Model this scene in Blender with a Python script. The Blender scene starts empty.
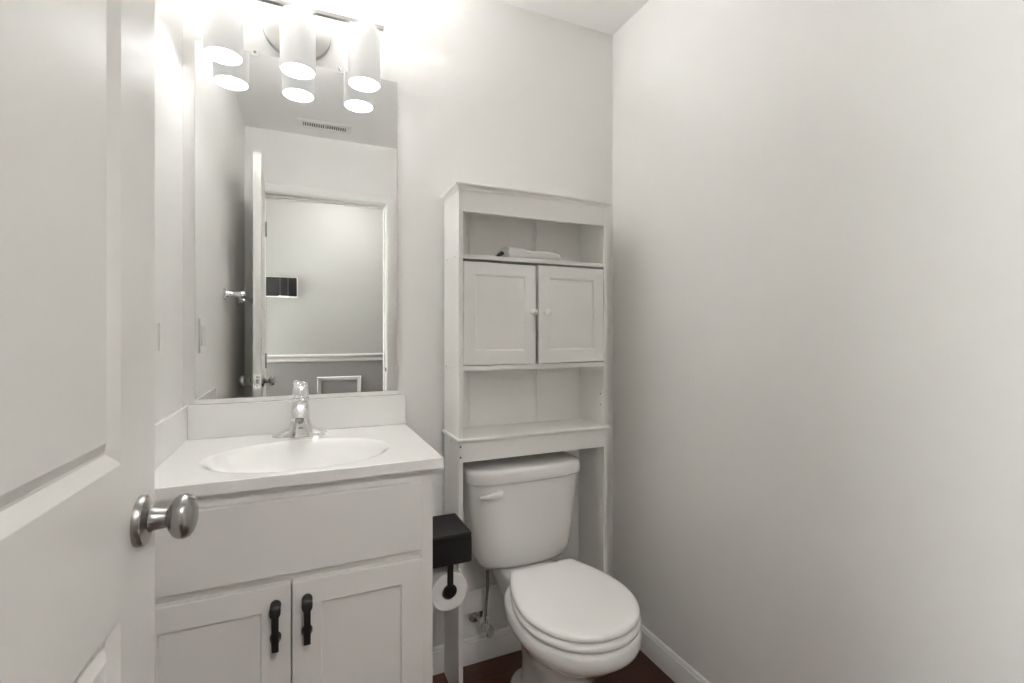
import bpy, bmesh, math, random
from math import pi, sin, cos, radians
from mathutils import Vector, Matrix

sc = bpy.context.scene
COL = sc.collection
random.seed(4)

# ------------------------------------------------------------------ camera
YAW = 0.4125
FPX = 477.72
cam_d = bpy.data.cameras.new('camera')
cam_d.sensor_fit = 'HORIZONTAL'
cam_d.sensor_width = 36.0
cam_d.lens = 36.0 * FPX / 1024.0
cam_d.shift_y = -8.5 / 1024.0
cam_d.clip_start = 0.02
cam = bpy.data.objects.new('camera', cam_d)
cam.location = (0, 0, 1.2)
cam.rotation_euler = (pi / 2, 0, -YAW)
COL.objects.link(cam)
sc.camera = cam

# ------------------------------------------------------------------ world, exposure
w = bpy.data.worlds.new('world')
sc.world = w
w.use_nodes = True
bg = w.node_tree.nodes['Background']
bg.inputs[0].default_value = (1.0, 0.99, 0.975, 1)
bg.inputs[1].default_value = 42.0     # fill daylight through the added hall window
sc.view_settings.view_transform = 'Standard'
sc.view_settings.look = 'None'
sc.view_settings.gamma = 1.0
sc.view_settings.use_curve_mapping = False
sc.view_settings.exposure = 0.18
sc.cycles.sample_clamp_indirect = 0.0
sc.cycles.max_bounces = 24
sc.cycles.diffuse_bounces = 14
sc.cycles.glossy_bounces = 8

# strengths of the vanity shades and of the added lamps
VANITY_DISC = 15.0      # frosted bottoms of the three vanity shades
ADDED_UPLIGHT = 1180.0      # lenses added out of sight on the socket cups, fill off the ceiling
VANITY_SHADE = 0.24      # opal glass bodies
ADDED_HALL_LAMP = 62.0        # unseen dome added on the hall ceiling as fill

# ------------------------------------------------------------------ dimensions (metres)
B = 1.656               # back wall
XL, XR = -0.32, 1.182   # left and right walls
YF = 0.036              # room face of the front wall
YH = -0.09              # hall face of the front wall
ZC = 2.44               # ceiling
YHALL = 2 * B - 4.5     # far wall of the hall (y = -1.188)

# ------------------------------------------------------------------ materials
def mat(name, col, rough=0.5, metal=0.0, spec=0.5, emit=None, es=0.0, noise=0.0, nscale=8.0, bump=0.0, bscale=200.0, coat=0.0):
    m = bpy.data.materials.new(name)
    m.use_nodes = True
    nt = m.node_tree
    b = nt.nodes['Principled BSDF']
    b.inputs['Base Color'].default_value = (*col, 1)
    b.inputs['Roughness'].default_value = rough
    b.inputs['Metallic'].default_value = metal
    b.inputs['Specular IOR Level'].default_value = spec
    b.inputs['Coat Weight'].default_value = coat
    if emit:
        b.inputs['Emission Color'].default_value = (*emit, 1)
        b.inputs['Emission Strength'].default_value = es
    tc = nt.nodes.new('ShaderNodeTexCoord')
    if noise > 0:
        n = nt.nodes.new('ShaderNodeTexNoise')
        n.inputs['Scale'].default_value = nscale
        n.inputs['Detail'].default_value = 3
        nt.links.new(tc.outputs['Object'], n.inputs['Vector'])
        r = nt.nodes.new('ShaderNodeValToRGB')
        r.color_ramp.elements[0].color = (*[c * (1 - noise) for c in col], 1)
        r.color_ramp.elements[1].color = (*[min(1, c * (1 + noise)) for c in col], 1)
        r.color_ramp.elements[0].position = 0.3
        r.color_ramp.elements[1].position = 0.7
        nt.links.new(n.outputs[0], r.inputs[0])
        nt.links.new(r.outputs[0], b.inputs['Base Color'])
    if bump > 0:
        n2 = nt.nodes.new('ShaderNodeTexNoise')
        n2.inputs['Scale'].default_value = bscale
        nt.links.new(tc.outputs['Object'], n2.inputs['Vector'])
        bp = nt.nodes.new('ShaderNodeBump')
        bp.inputs['Strength'].default_value = bump
        bp.inputs['Distance'].default_value = 0.002
        nt.links.new(n2.outputs[0], bp.inputs['Height'])
        nt.links.new(bp.outputs[0], b.inputs['Normal'])
    return m

M = {}
M['wall'] = mat('wall_paint', (0.822, 0.815, 0.80), 0.55, noise=0.012, nscale=2.5, bump=0.05, bscale=350, spec=0.3)
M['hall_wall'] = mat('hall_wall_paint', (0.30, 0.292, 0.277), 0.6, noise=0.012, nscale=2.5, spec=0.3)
M['hall_lower'] = mat('hall_lower_tone', (0.20, 0.193, 0.182), 0.6, noise=0.012, nscale=2.5, spec=0.3)  # darker tone than the hall wall above the rail
M['ceiling'] = mat('ceiling_paint', (0.87, 0.866, 0.857), 0.8, noise=0.01, spec=0.2)
M['trim'] = mat('trim_paint', (0.84, 0.835, 0.815), 0.35, noise=0.008, nscale=5)
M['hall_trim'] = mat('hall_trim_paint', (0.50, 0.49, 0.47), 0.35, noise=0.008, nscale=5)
M['door'] = mat('door_paint', (0.80, 0.79, 0.768), 0.32, noise=0.008, nscale=5)
M['vanity'] = mat('vanity_paint', (0.80, 0.79, 0.77), 0.35, noise=0.008, nscale=5)
M['cabinet'] = mat('cabinet_white', (0.85, 0.845, 0.825), 0.35, noise=0.008, nscale=5)
M['marble'] = mat('cultured_marble', (0.88, 0.878, 0.865), 0.14, noise=0.006, nscale=3, coat=0.3)
M['ceramic'] = mat('vitreous_china', (0.80, 0.795, 0.78), 0.10, noise=0.004, nscale=3, coat=0.4)
M['seat'] = mat('seat_plastic', (0.86, 0.855, 0.84), 0.22, noise=0.004, nscale=3)
M['chrome'] = mat('chrome', (0.88, 0.88, 0.88), 0.06, metal=1.0, noise=0.004)
M['nickel'] = mat('satin_nickel', (0.40, 0.392, 0.375), 0.27, metal=1.0, noise=0.02, nscale=40)
M['brushed'] = mat('brushed_nickel_plate', (0.50, 0.49, 0.47), 0.42, metal=1.0, noise=0.02, nscale=40)
M['bar_nickel'] = mat('dark_nickel', (0.30, 0.295, 0.285), 0.35, metal=1.0, noise=0.02, nscale=40)
M['black'] = mat('matte_black', (0.009, 0.009, 0.009), 0.40, noise=0.1, nscale=30)
M['black_metal'] = mat('black_metal', (0.018, 0.017, 0.016), 0.35, noise=0.1, nscale=30)
M['black_gloss'] = mat('black_gloss', (0.008, 0.008, 0.009), 0.08, noise=0.05)
M['paper'] = mat('tissue_paper', (0.84, 0.835, 0.82), 0.9, noise=0.01, bump=0.25, bscale=150)
M['cardboard'] = mat('cardboard', (0.30, 0.24, 0.18), 0.9, noise=0.08)
M['cloth'] = mat('white_terry', (0.83, 0.82, 0.80), 0.95, noise=0.02, bump=0.9, bscale=260)
M['plastic'] = mat('white_plastic', (0.80, 0.795, 0.775), 0.3, noise=0.005)
M['dark'] = mat('dark_hole', (0.04, 0.038, 0.036), 0.8, noise=0.1)
M['greyvent'] = mat('vent_enamel', (0.80, 0.795, 0.775), 0.4, noise=0.005)
M['clear'] = mat('clear_clip', (0.86, 0.86, 0.85), 0.15, noise=0.005)
M['braid'] = mat('braided_hose', (0.26, 0.255, 0.25), 0.38, metal=0.9, noise=0.25, nscale=500)
M['caulk'] = mat('caulk', (0.78, 0.775, 0.76), 0.5, noise=0.005)
M['alu'] = mat('anodised_aluminium', (0.86, 0.86, 0.85), 0.5, metal=0.35, noise=0.01, nscale=40)
M['mirror'] = mat('mirror_silver', (0.86, 0.868, 0.862), 0.0, metal=1.0)
M['opal'] = mat('opal_glass', (0.60, 0.595, 0.585), 0.3, emit=(1.0, 0.975, 0.95), es=VANITY_SHADE, noise=0.004)
M['opal_in'] = mat('opal_glass_inside', (0.85, 0.845, 0.83), 0.3, noise=0.004)
M['bulb'] = mat('frosted_diffuser', (0.80, 0.81, 0.82), 0.6, emit=(1.0, 0.997, 0.99), es=VANITY_DISC, noise=0.002, spec=0.2)
M['added_uplight'] = mat('added_uplight_glow', (0.9, 0.9, 0.9), 0.5, emit=(1.0, 0.995, 0.985), es=ADDED_UPLIGHT, noise=0.002)
M['added_hall_bulb'] = mat('added_dome_glow', (0.9, 0.9, 0.9), 0.5, emit=(1.0, 0.98, 0.955), es=ADDED_HALL_LAMP, noise=0.002)
M['sconce_glow'] = mat('panel_glow', (0.9, 0.9, 0.9), 0.5, emit=(1.0, 0.97, 0.92), es=4.0, noise=0.002)

def wood_floor():
    m = bpy.data.materials.new('cherry_floor')
    m.use_nodes = True
    nt = m.node_tree
    b = nt.nodes['Principled BSDF']
    tc = nt.nodes.new('ShaderNodeTexCoord')
    br = nt.nodes.new('ShaderNodeTexBrick')
    br.offset = 0.37
    br.inputs['Scale'].default_value = 1.0
    br.inputs['Brick Width'].default_value = 0.9
    br.inputs['Row Height'].default_value = 0.083
    br.inputs['Mortar Size'].default_value = 0.0012
    br.inputs['Color1'].default_value = (0.15, 0.056, 0.029, 1)
    br.inputs['Color2'].default_value = (0.080, 0.029, 0.016, 1)
    br.inputs['Mortar'].default_value = (0.02, 0.008, 0.005, 1)
    nt.links.new(tc.outputs['Object'], br.inputs['Vector'])
    mp = nt.nodes.new('ShaderNodeMapping')
    mp.inputs['Scale'].default_value = (3, 60, 1)
    nt.links.new(tc.outputs['Object'], mp.inputs['Vector'])
    n = nt.nodes.new('ShaderNodeTexNoise')
    n.inputs['Scale'].default_value = 1.5
    n.inputs['Detail'].default_value = 5
    nt.links.new(mp.outputs[0], n.inputs['Vector'])
    mix = nt.nodes.new('ShaderNodeMix')
    mix.data_type = 'RGBA'
    mix.blend_type = 'MULTIPLY'
    mix.inputs['Factor'].default_value = 0.55
    nt.links.new(br.outputs['Color'], mix.inputs['A'])
    nt.links.new(n.outputs['Color'], mix.inputs['B'])
    rr = nt.nodes.new('ShaderNodeRGBToBW')
    nt.links.new(n.outputs['Color'], rr.inputs[0])
    mul = nt.nodes.new('ShaderNodeMix')
    mul.data_type = 'RGBA'
    mul.blend_type = 'MULTIPLY'
    mul.inputs['Factor'].default_value = 0.5
    nt.links.new(br.outputs['Color'], mul.inputs['A'])
    nt.links.new(rr.outputs[0], mul.inputs['B'])
    nt.links.new(mul.outputs['Result'], b.inputs['Base Color'])
    b.inputs['Roughness'].default_value = 0.32
    return m
M['floor'] = wood_floor()

def pane_glass():
    m = bpy.data.materials.new('added_window_glass')
    m.use_nodes = True
    nt = m.node_tree
    nt.nodes.remove(nt.nodes['Principled BSDF'])
    t = nt.nodes.new('ShaderNodeBsdfTransparent')
    t.inputs[0].default_value = (0.97, 0.985, 0.98, 1)
    g = nt.nodes.new('ShaderNodeBsdfGlossy')
    g.inputs['Roughness'].default_value = 0.0
    fr = nt.nodes.new('ShaderNodeFresnel')
    mx = nt.nodes.new('ShaderNodeMixShader')
    nt.links.new(fr.outputs[0], mx.inputs[0])
    nt.links.new(t.outputs[0], mx.inputs[1])
    nt.links.new(g.outputs[0], mx.inputs[2])
    nt.links.new(mx.outputs[0], nt.nodes['Material Output'].inputs['Surface'])
    return m
M['pane'] = pane_glass()

# ------------------------------------------------------------------ mesh helpers
def V(*a):
    return Vector(a)

def add_box(bm, x0, x1, y0, y1, z0, z1):
    vs = [bm.verts.new((x, y, z)) for z in (z0, z1) for y in (y0, y1) for x in (x0, x1)]
    for f in ((0, 2, 3, 1), (4, 5, 7, 6), (0, 1, 5, 4), (2, 6, 7, 3), (0, 4, 6, 2), (1, 3, 7, 5)):
        bm.faces.new([vs[i] for i in f])
    return bm

def box(*a):
    return add_box(bmesh.new(), *a)

def frame_of(axis):
    a = Vector(axis).normalized()
    up = Vector((0, 0, 1)) if abs(a.z) < 0.9 else Vector((0, 1, 0))
    u = a.cross(up).normalized()
    v = a.cross(u).normalized()
    return a, u, v

def add_loft(bm, rings, cap0=True, cap1=True, closed=True):
    vr = [[bm.verts.new(p) for p in r] for r in rings]
    n = len(vr[0])
    for i in range(len(vr) - 1):
        for j in range(n if closed else n - 1):
            k = (j + 1) % n
            bm.faces.new((vr[i][j], vr[i][k], vr[i + 1][k], vr[i + 1][j]))
    if cap0:
        bm.faces.new(vr[0][::-1])
    if cap1:
        bm.faces.new(vr[-1])
    return bm

def add_lathe(bm, base, axis, prof, n=28, sy=1.0):
    """prof: list of (distance along the axis, radius)"""
    a, u, v = frame_of(axis)
    base = Vector(base)
    rings = []
    for d, r in prof:
        r = max(r, 0.0002)
        rings.append([base + a * d + u * (r * cos(2 * pi * k / n)) + v * (r * sy * sin(2 * pi * k / n)) for k in range(n)])
    return add_loft(bm, rings)

def lathe(base, axis, prof, n=28, sy=1.0):
    return add_lathe(bmesh.new(), base, axis, prof, n, sy)

def catmull(pts, sub=8):
    pts = [Vector(p) for p in pts]
    P = [pts[0] * 2 - pts[1]] + pts + [pts[-1] * 2 - pts[-2]]
    out = []
    for i in range(1, len(P) - 2):
        for k in range(sub):
            t = k / sub
            p0, p1, p2, p3 = P[i - 1:i + 3]
            out.append(0.5 * ((2 * p1) + (p2 - p0) * t + (2 * p0 - 5 * p1 + 4 * p2 - p3) * t * t + (3 * p1 - p0 - 3 * p2 + p3) * t ** 3))
    out.append(P[-2])
    return out

def add_tube(bm, pts, r, n=14, sx=1.0, side=None):
    """tube along pts; r a number or a list; sx scales along the side direction"""
    pts = [Vector(p) for p in pts]
    rs = r if isinstance(r, (list, tuple)) else [r] * len(pts)
    side = Vector(side) if side else None
    rings = []
    u = None
    for i, p in enumerate(pts):
        t = (pts[min(i + 1, len(pts) - 1)] - pts[max(i - 1, 0)]).normalized()
        if side is not None:
            u = (side - t * side.dot(t)).normalized()
        elif u is None:
            u = frame_of(t)[1]
        else:
            u = (u - t * u.dot(t)).normalized()
        v = t.cross(u).normalized()
        rings.append([p + u * (rs[i] * sx * cos(2 * pi * k / n)) + v * (rs[i] * sin(2 * pi * k / n)) for k in range(n)])
    return add_loft(bm, rings)

def tube(*a, **k):
    return add_tube(bmesh.new(), *a, **k)

def add_profile(bm, prof, p0, p1, outdir, up=(0, 0, 1)):
    """sweeps a closed (out, up) profile straight from p0 to p1"""
    o, u = Vector(outdir), Vector(up)
    rings = [[Vector(p) + o * a + u * b for a, b in prof] for p in (p0, p1)]
    return add_loft(bm, rings)

def root_of(o):
    while o.parent:
        o = o.parent
    return o

def finish(bm, smooth=35):
    bmesh.ops.remove_doubles(bm, verts=bm.verts[:], dist=1e-6)
    bmesh.ops.recalc_face_normals(bm, faces=bm.faces[:])

def obj(name, bm, m, parent=None, bevel=0.0, smooth=38, segs=2, local=False):
    """links the bmesh (world coordinates, or the root's when local) as ONE mesh object"""
    finish(bm)
    if parent is not None:
        loc = Vector((0, 0, 0))
        if not local:
            bmesh.ops.translate(bm, verts=bm.verts[:], vec=-root_of(parent).location)
    else:
        xs = [v.co.x for v in bm.verts]; ys = [v.co.y for v in bm.verts]; zs = [v.co.z for v in bm.verts]
        loc = Vector(((min(xs) + max(xs)) / 2, (min(ys) + max(ys)) / 2, min(zs)))
        bmesh.ops.translate(bm, verts=bm.verts[:], vec=-loc)
    me = bpy.data.meshes.new(name)
    bm.to_mesh(me)
    bm.free()
    me.materials.append(M[m])
    if smooth:
        for p in me.polygons:
            p.use_smooth = True
        me.set_sharp_from_angle(angle=radians(smooth))
    o = bpy.data.objects.new(name, me)
    COL.objects.link(o)
    o.location = loc
    if parent is not None:
        o.parent = parent
    if bevel > 0:
        md = o.modifiers.new('bevel', 'BEVEL')
        md.width = bevel
        md.segments = segs
        md.limit_method = 'ANGLE'
        md.angle_limit = radians(40)
        md.harden_normals = True
    return o

def tag(o, label, cat=None, group=None, kind=None):
    if label:
        o['label'] = label
    if cat:
        o['category'] = cat
    if group:
        o['group'] = group
    if kind:
        o['kind'] = kind
    return o

def thing(name, loc, label, cat, group=None, rotz=0.0, kind=None):
    o = bpy.data.objects.new(name, None)
    COL.objects.link(o)
    o.location = loc
    o.rotation_euler = (0, 0, rotz)
    o.empty_display_size = 0.05
    return tag(o, label, cat, group, kind)

def add_panelled(bm, W, H, T, panels, prof, both=False, y_front=0.0, sgn=1, x0=0.0, z0=0.0):
    """slab from (x0, y_front, z0); front face at y_front looking to -sgn*y; panels (xa, xb, za, zb);
    prof: (inset, depth) steps from the panel's outer edge, the last one closed by the flat field"""
    def face(yf, d):
        xs = sorted({x0, x0 + W, *[p[0] for p in panels], *[p[1] for p in panels]})
        zs = sorted({z0, z0 + H, *[p[2] for p in panels], *[p[3] for p in panels]})
        for i in range(len(xs) - 1):
            for j in range(len(zs) - 1):
                mx, mz = (xs[i] + xs[i + 1]) / 2, (zs[j] + zs[j + 1]) / 2
                if any(p[0] < mx < p[1] and p[2] < mz < p[3] for p in panels):
                    continue
                bm.faces.new([bm.verts.new(c) for c in ((xs[i], yf, zs[j]), (xs[i + 1], yf, zs[j]), (xs[i + 1], yf, zs[j + 1]), (xs[i], yf, zs[j + 1]))])
        for xa, xb, za, zb in panels:
            rings = []
            for ins, dep in [(0, 0)] + prof:
                y = yf + d * dep
                rings.append([(xa + ins, y, za + ins), (xb - ins, y, za + ins), (xb - ins, y, zb - ins), (xa + ins, y, zb - ins)])
            add_loft(bm, rings, cap0=False)
        return xs, zs
    xs, zs = face(y_front, sgn)
    yb = y_front + sgn * T
    if both:
        face(yb, -sgn)
    else:
        bm.faces.new([bm.verts.new(c) for c in ((x0, yb, z0), (x0 + W, yb, z0), (x0 + W, yb, z0 + H), (x0, yb, z0 + H))])
    for i in range(len(xs) - 1):
        for z in (z0, z0 + H):
            bm.faces.new([bm.verts.new(c) for c in ((xs[i], y_front, z), (xs[i + 1], y_front, z), (xs[i + 1], yb, z), (xs[i], yb, z))])
    for j in range(len(zs) - 1):
        for x in (x0, x0 + W):
            bm.faces.new([bm.verts.new(c) for c in ((x, y_front, zs[j]), (x, y_front, zs[j + 1]), (x, yb, zs[j + 1]), (x, yb, zs[j]))])
    return bm

# ================================================================== THE SETTING
def struct(name, bm, m, label=None, **k):
    o = obj(name, bm, m, **k)
    o['kind'] = 'structure'
    if label:
        o['label'] = label
    return o

HX0, HX1 = -1.6, 2.2
OX0, OX1, OZ = -0.222, 0.510, 2.055        # door opening
struct('floor', box(HX0, HX1, YHALL - 0.1, B + 0.1, -0.06, 0), 'floor', 'dark cherry wood plank floor of the room and hall')
struct('ceiling', box(HX0, HX1, YHALL - 0.1, B + 0.1, ZC, ZC + 0.06), 'ceiling', 'flat white ceiling')
struct('wall_back', box(XL - 0.1, XR + 0.1, B, B + 0.1, 0, ZC), 'wall', 'pale grey wall behind mirror and toilet')
struct('wall_left', box(XL - 0.1, XL, YF, B, 0, ZC), 'wall', 'pale grey wall beside the vanity')
struct('wall_right', box(XR, XR + 0.1, YF, B, 0, ZC), 'wall', 'wide blank pale grey wall right of the toilet')
bm = bmesh.new()
JT = 0.018
add_box(bm, HX0, OX0 - JT, YH, YF, 0, ZC)
add_box(bm, OX1 + JT, HX1, YH, YF, 0, ZC)
add_box(bm, OX0 - JT, OX1 + JT, YH, YF, OZ + JT, ZC)
struct('wall_front', bm, 'wall', 'pale grey wall around the doorway')
RAIL0, RAIL1 = 0.952, 1.015
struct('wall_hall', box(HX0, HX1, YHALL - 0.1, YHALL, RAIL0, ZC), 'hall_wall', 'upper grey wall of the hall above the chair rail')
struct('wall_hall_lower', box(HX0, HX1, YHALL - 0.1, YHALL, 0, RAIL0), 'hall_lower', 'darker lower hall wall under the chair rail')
WY0, WY1, WZ0, WZ1 = -1.02, -0.17, 0.90, 1.75     # unseen window added in the left end of the hall for daylight
bm = bmesh.new()
add_box(bm, HX0 - 0.1, HX0, YHALL - 0.1, WY0, 0, ZC)
add_box(bm, HX0 - 0.1, HX0, WY1, YF, 0, ZC)
add_box(bm, HX0 - 0.1, HX0, WY0, WY1, 0, WZ0)
add_box(bm, HX0 - 0.1, HX0, WY0, WY1, WZ1, ZC)
struct('wall_hall_left', bm, 'hall_wall', 'left end wall of the hall with the added window')
win = thing('added_window_1', (HX0 - 0.05, (WY0 + WY1) / 2, WZ0), 'added white framed window at the left end of the hall', 'window', kind='structure')
bm = bmesh.new()
for a in ((WY0, WY0 + 0.03, WZ0, WZ1), (WY1 - 0.03, WY1, WZ0, WZ1), (WY0 + 0.03, WY1 - 0.03, WZ0, WZ0 + 0.035), (WY0 + 0.03, WY1 - 0.03, WZ1 - 0.03, WZ1), (WY0 + 0.03, WY1 - 0.03, 1.31, 1.34)):
    add_box(bm, HX0 - 0.075, HX0 - 0.04, *a)
obj('added_window_frame', bm, 'trim', win, bevel=0.002)
for za, zb in ((WZ0 + 0.035, 1.31), (1.34, WZ1 - 0.03)):
    obj('pane', box(HX0 - 0.060, HX0 - 0.056, WY0 + 0.03, WY1 - 0.03, za, zb), 'pane', win)
struct('wall_hall_right', box(HX1, HX1 + 0.1, YHALL - 0.1, YF, 0, ZC), 'hall_wall', 'right end wall of the hall')

# baseboards with a stepped cap
BBP = [(0, 0), (0.012, 0), (0.012, 0.068), (0.0105, 0.072), (0.0105, 0.077), (0.0075, 0.079), (0.0070, 0.085), (0.004, 0.090), (0.0, 0.092)]
def baseboard(name, p0, p1, out, label):
    struct(name, add_profile(bmesh.new(), BBP, p0, p1, out), 'trim', label, smooth=25)
baseboard('baseboard_back', (0.30, B, 0), (XR, B, 0), (0, -1, 0), 'white baseboard along the wall behind the toilet')
baseboard('baseboard_right', (XR, YF, 0), (XR, B - 0.012, 0), (-1, 0, 0), 'white baseboard along the right wall')
baseboard('baseboard_left', (XL, YF + 0.012, 0), (XL, 1.17, 0), (1, 0, 0), 'white baseboard along the left wall behind the door')
baseboard('baseboard_front', (OX1 + 0.062, YF, 0), (XR - 0.012, YF, 0), (0, 1, 0), 'white baseboard right of the doorway')

# door frame: jambs, stop, casing
jamb = bmesh.new()
add_box(jamb, OX0 - JT, OX0, YH, YF, 0, OZ)
add_box(jamb, OX1, OX1 + JT, YH, YF, 0, OZ)
add_box(jamb, OX0 - JT, OX1 + JT, YH, YF, OZ, OZ + JT)
add_box(jamb, OX0, OX0 + 0.011, YF - 0.075, YF - 0.042, 0, OZ - 0.011)
add_box(jamb, OX1 - 0.011, OX1, YF - 0.075, YF - 0.042, 0, OZ - 0.011)
add_box(jamb, OX0, OX1, YF - 0.075, YF - 0.042, OZ - 0.011, OZ)
jo = struct('trim_1', jamb, 'trim', 'white door jamb around the doorway', bevel=0.001)
sb = lathe((OX1 - 0.0002, YF - 0.02, 0.955), (-1, 0, 0), [(0, 0.026), (0.0012, 0.026), (0.0016, 0.024)], 20, 0.5)
s_ = obj('strike_plate', sb, 'nickel', jo)
h_ = obj('strike_hole', box(OX1 - 0.0024, OX1 - 0.0012, YF - 0.027, YF - 0.013, 0.940, 0.970), 'dark', s_)

def casing(name, y, s, label):
    """mitred casing on three sides; s = +1 faces +y"""
    P = [(0.004, 0.0), (0.004, 0.006), (0.010, 0.010), (0.013, 0.008), (0.020, 0.012), (0.042, 0.0165), (0.050, 0.0165), (0.053, 0.012), (0.053, 0.0)]
    bm = bmesh.new()
    path = []
    for (cx, cz, dx, dz) in ((OX0, 0, -1, 0), (OX0, OZ, -1, 1), (OX1, OZ, 1, 1), (OX1, 0, 1, 0)):
        path.append([(cx + dx * a, y + s * h, cz + dz * a) for a, h in P])
    add_loft(bm, path)
    return struct(name, bm, 'trim', label, smooth=25)
casing('trim_2', YF, 1, 'white moulded casing around the doorway on the room side')
casing('trim_3', YH, -1, 'white moulded casing around the doorway on the hall side')
# chair rail and picture frame moulding of the hall
rail = [(0, RAIL0), (0.010, RAIL0), (0.014, RAIL0 + 0.012), (0.012, RAIL0 + 0.016), (0.016, RAIL0 + 0.034), (0.026, RAIL0 + 0.044), (0.028, RAIL1 - 0.006), (0.024, RAIL1), (0, RAIL1)]
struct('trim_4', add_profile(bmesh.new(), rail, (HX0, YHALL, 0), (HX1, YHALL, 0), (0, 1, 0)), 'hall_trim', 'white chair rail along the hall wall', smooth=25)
def wall_frame(name, xa, xb, za, zb, label):
    P = [(0, 0), (0, 0.012), (0.008, 0.018), (0.014, 0.012), (0.026, 0.010), (0.034, 0.006), (0.034, 0)]
    bm = bmesh.new()
    rings = [[(x + sx * a, YHALL + h, z + sz * a) for a, h in P] for (x, z, sx, sz) in ((xa, za, 1, 1), (xb, za, -1, 1), (xb, zb, -1, -1), (xa, zb, 1, -1), (xa, za, 1, 1))]
    add_loft(bm, rings, cap0=False, cap1=False)
    return struct(name, bm, 'hall_trim', label, smooth=25)
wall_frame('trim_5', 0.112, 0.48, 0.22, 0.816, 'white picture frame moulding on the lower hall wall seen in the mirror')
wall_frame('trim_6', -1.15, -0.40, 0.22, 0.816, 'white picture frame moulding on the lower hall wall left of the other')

# ================================================================== DOOR
TH = radians(2.464)
DW, DT, DH = 0.732, 0.035, 2.035
door = thing('door_1', (-0.211, 0.0367, 0.012), 'white two-panel door standing open at left with nickel knob', 'door', rotz=pi / 2 - TH, kind='structure')
bm = bmesh.new()
dp = [(0.004, 0.0015), (0.015, 0.0085), (0.018, 0.0085), (0.030, 0.0025)]
add_panelled(bm, DW, DH, DT, [(0.111, DW - 0.111, 0.23, 0.875), (0.111, DW - 0.111, 1.043, 1.92)], dp, both=True)
obj('door_slab', bm, 'door', door, smooth=20, local=True)
KN = [(0.0, 0.0300), (0.0055, 0.0300), (0.0085, 0.0280), (0.0105, 0.0215), (0.0125, 0.0160), (0.017, 0.0130), (0.026, 0.0120), (0.029, 0.0115),
      (0.0305, 0.0130), (0.033, 0.0180), (0.037, 0.0235), (0.042, 0.0265), (0.048, 0.0270), (0.053, 0.0250), (0.0565, 0.0205), (0.059, 0.013), (0.060, 0.006), (0.060, 0.0)]
KX, KZ = DW - 0.056, 0.960
for s, y in ((-1, 0.0), (1, DT)):
    k = obj('rose', lathe((KX, y, KZ), (0, s, 0), KN[:5] + [(0.0126, 0.0)], 40), 'nickel', door, local=True)
    obj('knob', lathe((KX, y, KZ), (0, s, 0), [(0.0118, 0.0150)] + KN[4:], 40), 'nickel', k, local=True)
lp = obj('latch_plate', box(DW - 0.0005, DW + 0.0012, 0.005, 0.030, KZ - 0.0285, KZ + 0.0285), 'chrome', door, bevel=0.0005, local=True)
obj('latch_bolt', box(DW, DW + 0.010, 0.0115, 0.0235, KZ - 0.009, KZ + 0.009), 'nickel', lp, bevel=0.002, local=True)
for dz in (-0.021, 0.021):
    obj('screw', lathe((DW + 0.001, 0.0175, KZ + dz), (1, 0, 0), [(0, 0.0035), (0.0008, 0.0032), (0.001, 0)], 12), 'nickel', lp, local=True)
for z in (0.20, 1.02, 1.82):
    hb = bmesh.new()
    add_lathe(hb, (-0.004, -0.004 + 0.0, z - 0.045), (0, 0, 1), [(0, 0.0055), (0.09, 0.0055)], 12)
    add_box(hb, -0.0016, -0.0002, -0.002, 0.030, z - 0.044, z + 0.044)
    obj('hinge', hb, 'nickel', door, local=True)

# ================================================================== VANITY CABINET
VX0, VX1, VY, VTOP = XL + 0.002, 0.2985, 1.18, 0.862
van = thing('vanity_cabinet', ((VX0 + VX1) / 2, (VY + B) / 2, 0), 'light grey two-door vanity cabinet with black pulls under the sink top', 'cabinet')
bm = bmesh.new()
add_box(bm, VX0, VX0 + 0.016, VY + 0.019, B - 0.013, 0.0, VTOP)
add_box(bm, VX1 - 0.016, VX1, VY + 0.019, B - 0.013, 0.0, VTOP)
add_box(bm, VX0 + 0.016, VX1 - 0.016, VY + 0.030, B - 0.013, 0.10, 0.116)
add_box(bm, VX0 + 0.016, VX1 - 0.016, B - 0.019, B - 0.013, 0.10, VTOP)
add_box(bm, VX0 + 0.016, VX1 - 0.016, VY + 0.08, VY + 0.092, 0.0, 0.10)
obj('carcass', bm, 'vanity', van, bevel=0.001)
bm = bmesh.new()
add_box(bm, VX0, VX0 + 0.040, VY, VY + 0.019, 0.10, VTOP)
add_box(bm, VX1 - 0.038, VX1, VY, VY + 0.019, 0.0, VTOP)
add_box(bm, VX0 + 0.040, VX1 - 0.038, VY, VY + 0.019, 0.822, VTOP)
add_box(bm, VX0 + 0.040, VX1 - 0.038, VY, VY + 0.019, 0.635, 0.672)
add_box(bm, VX0 + 0.040, VX1 - 0.038, VY, VY + 0.019, 0.10, 0.135)
obj('face_frame', bm, 'vanity', van)
FY = VY - 0.019
def p2(u, v, y):
    """pixel of the photograph to a point on the plane y = const (used to set the fronts out)"""
    a = (u - 512) / FPX
    d = Vector((a * cos(YAW) + sin(YAW), -a * sin(YAW) + cos(YAW), (333.0 - v) / FPX))
    t = y / d.y
    return d.x * t, 1.2 + d.z * t
DX0, DX1, DXM = -0.312, 0.2695, -0.0232
obj('drawer_front', add_panelled(bmesh.new(), DX1 - DX0, 0.834 - 0.668, 0.0185, [], [], y_front=FY, x0=DX0, z0=0.668), 'vanity', van, bevel=0.0025, segs=3)
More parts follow.
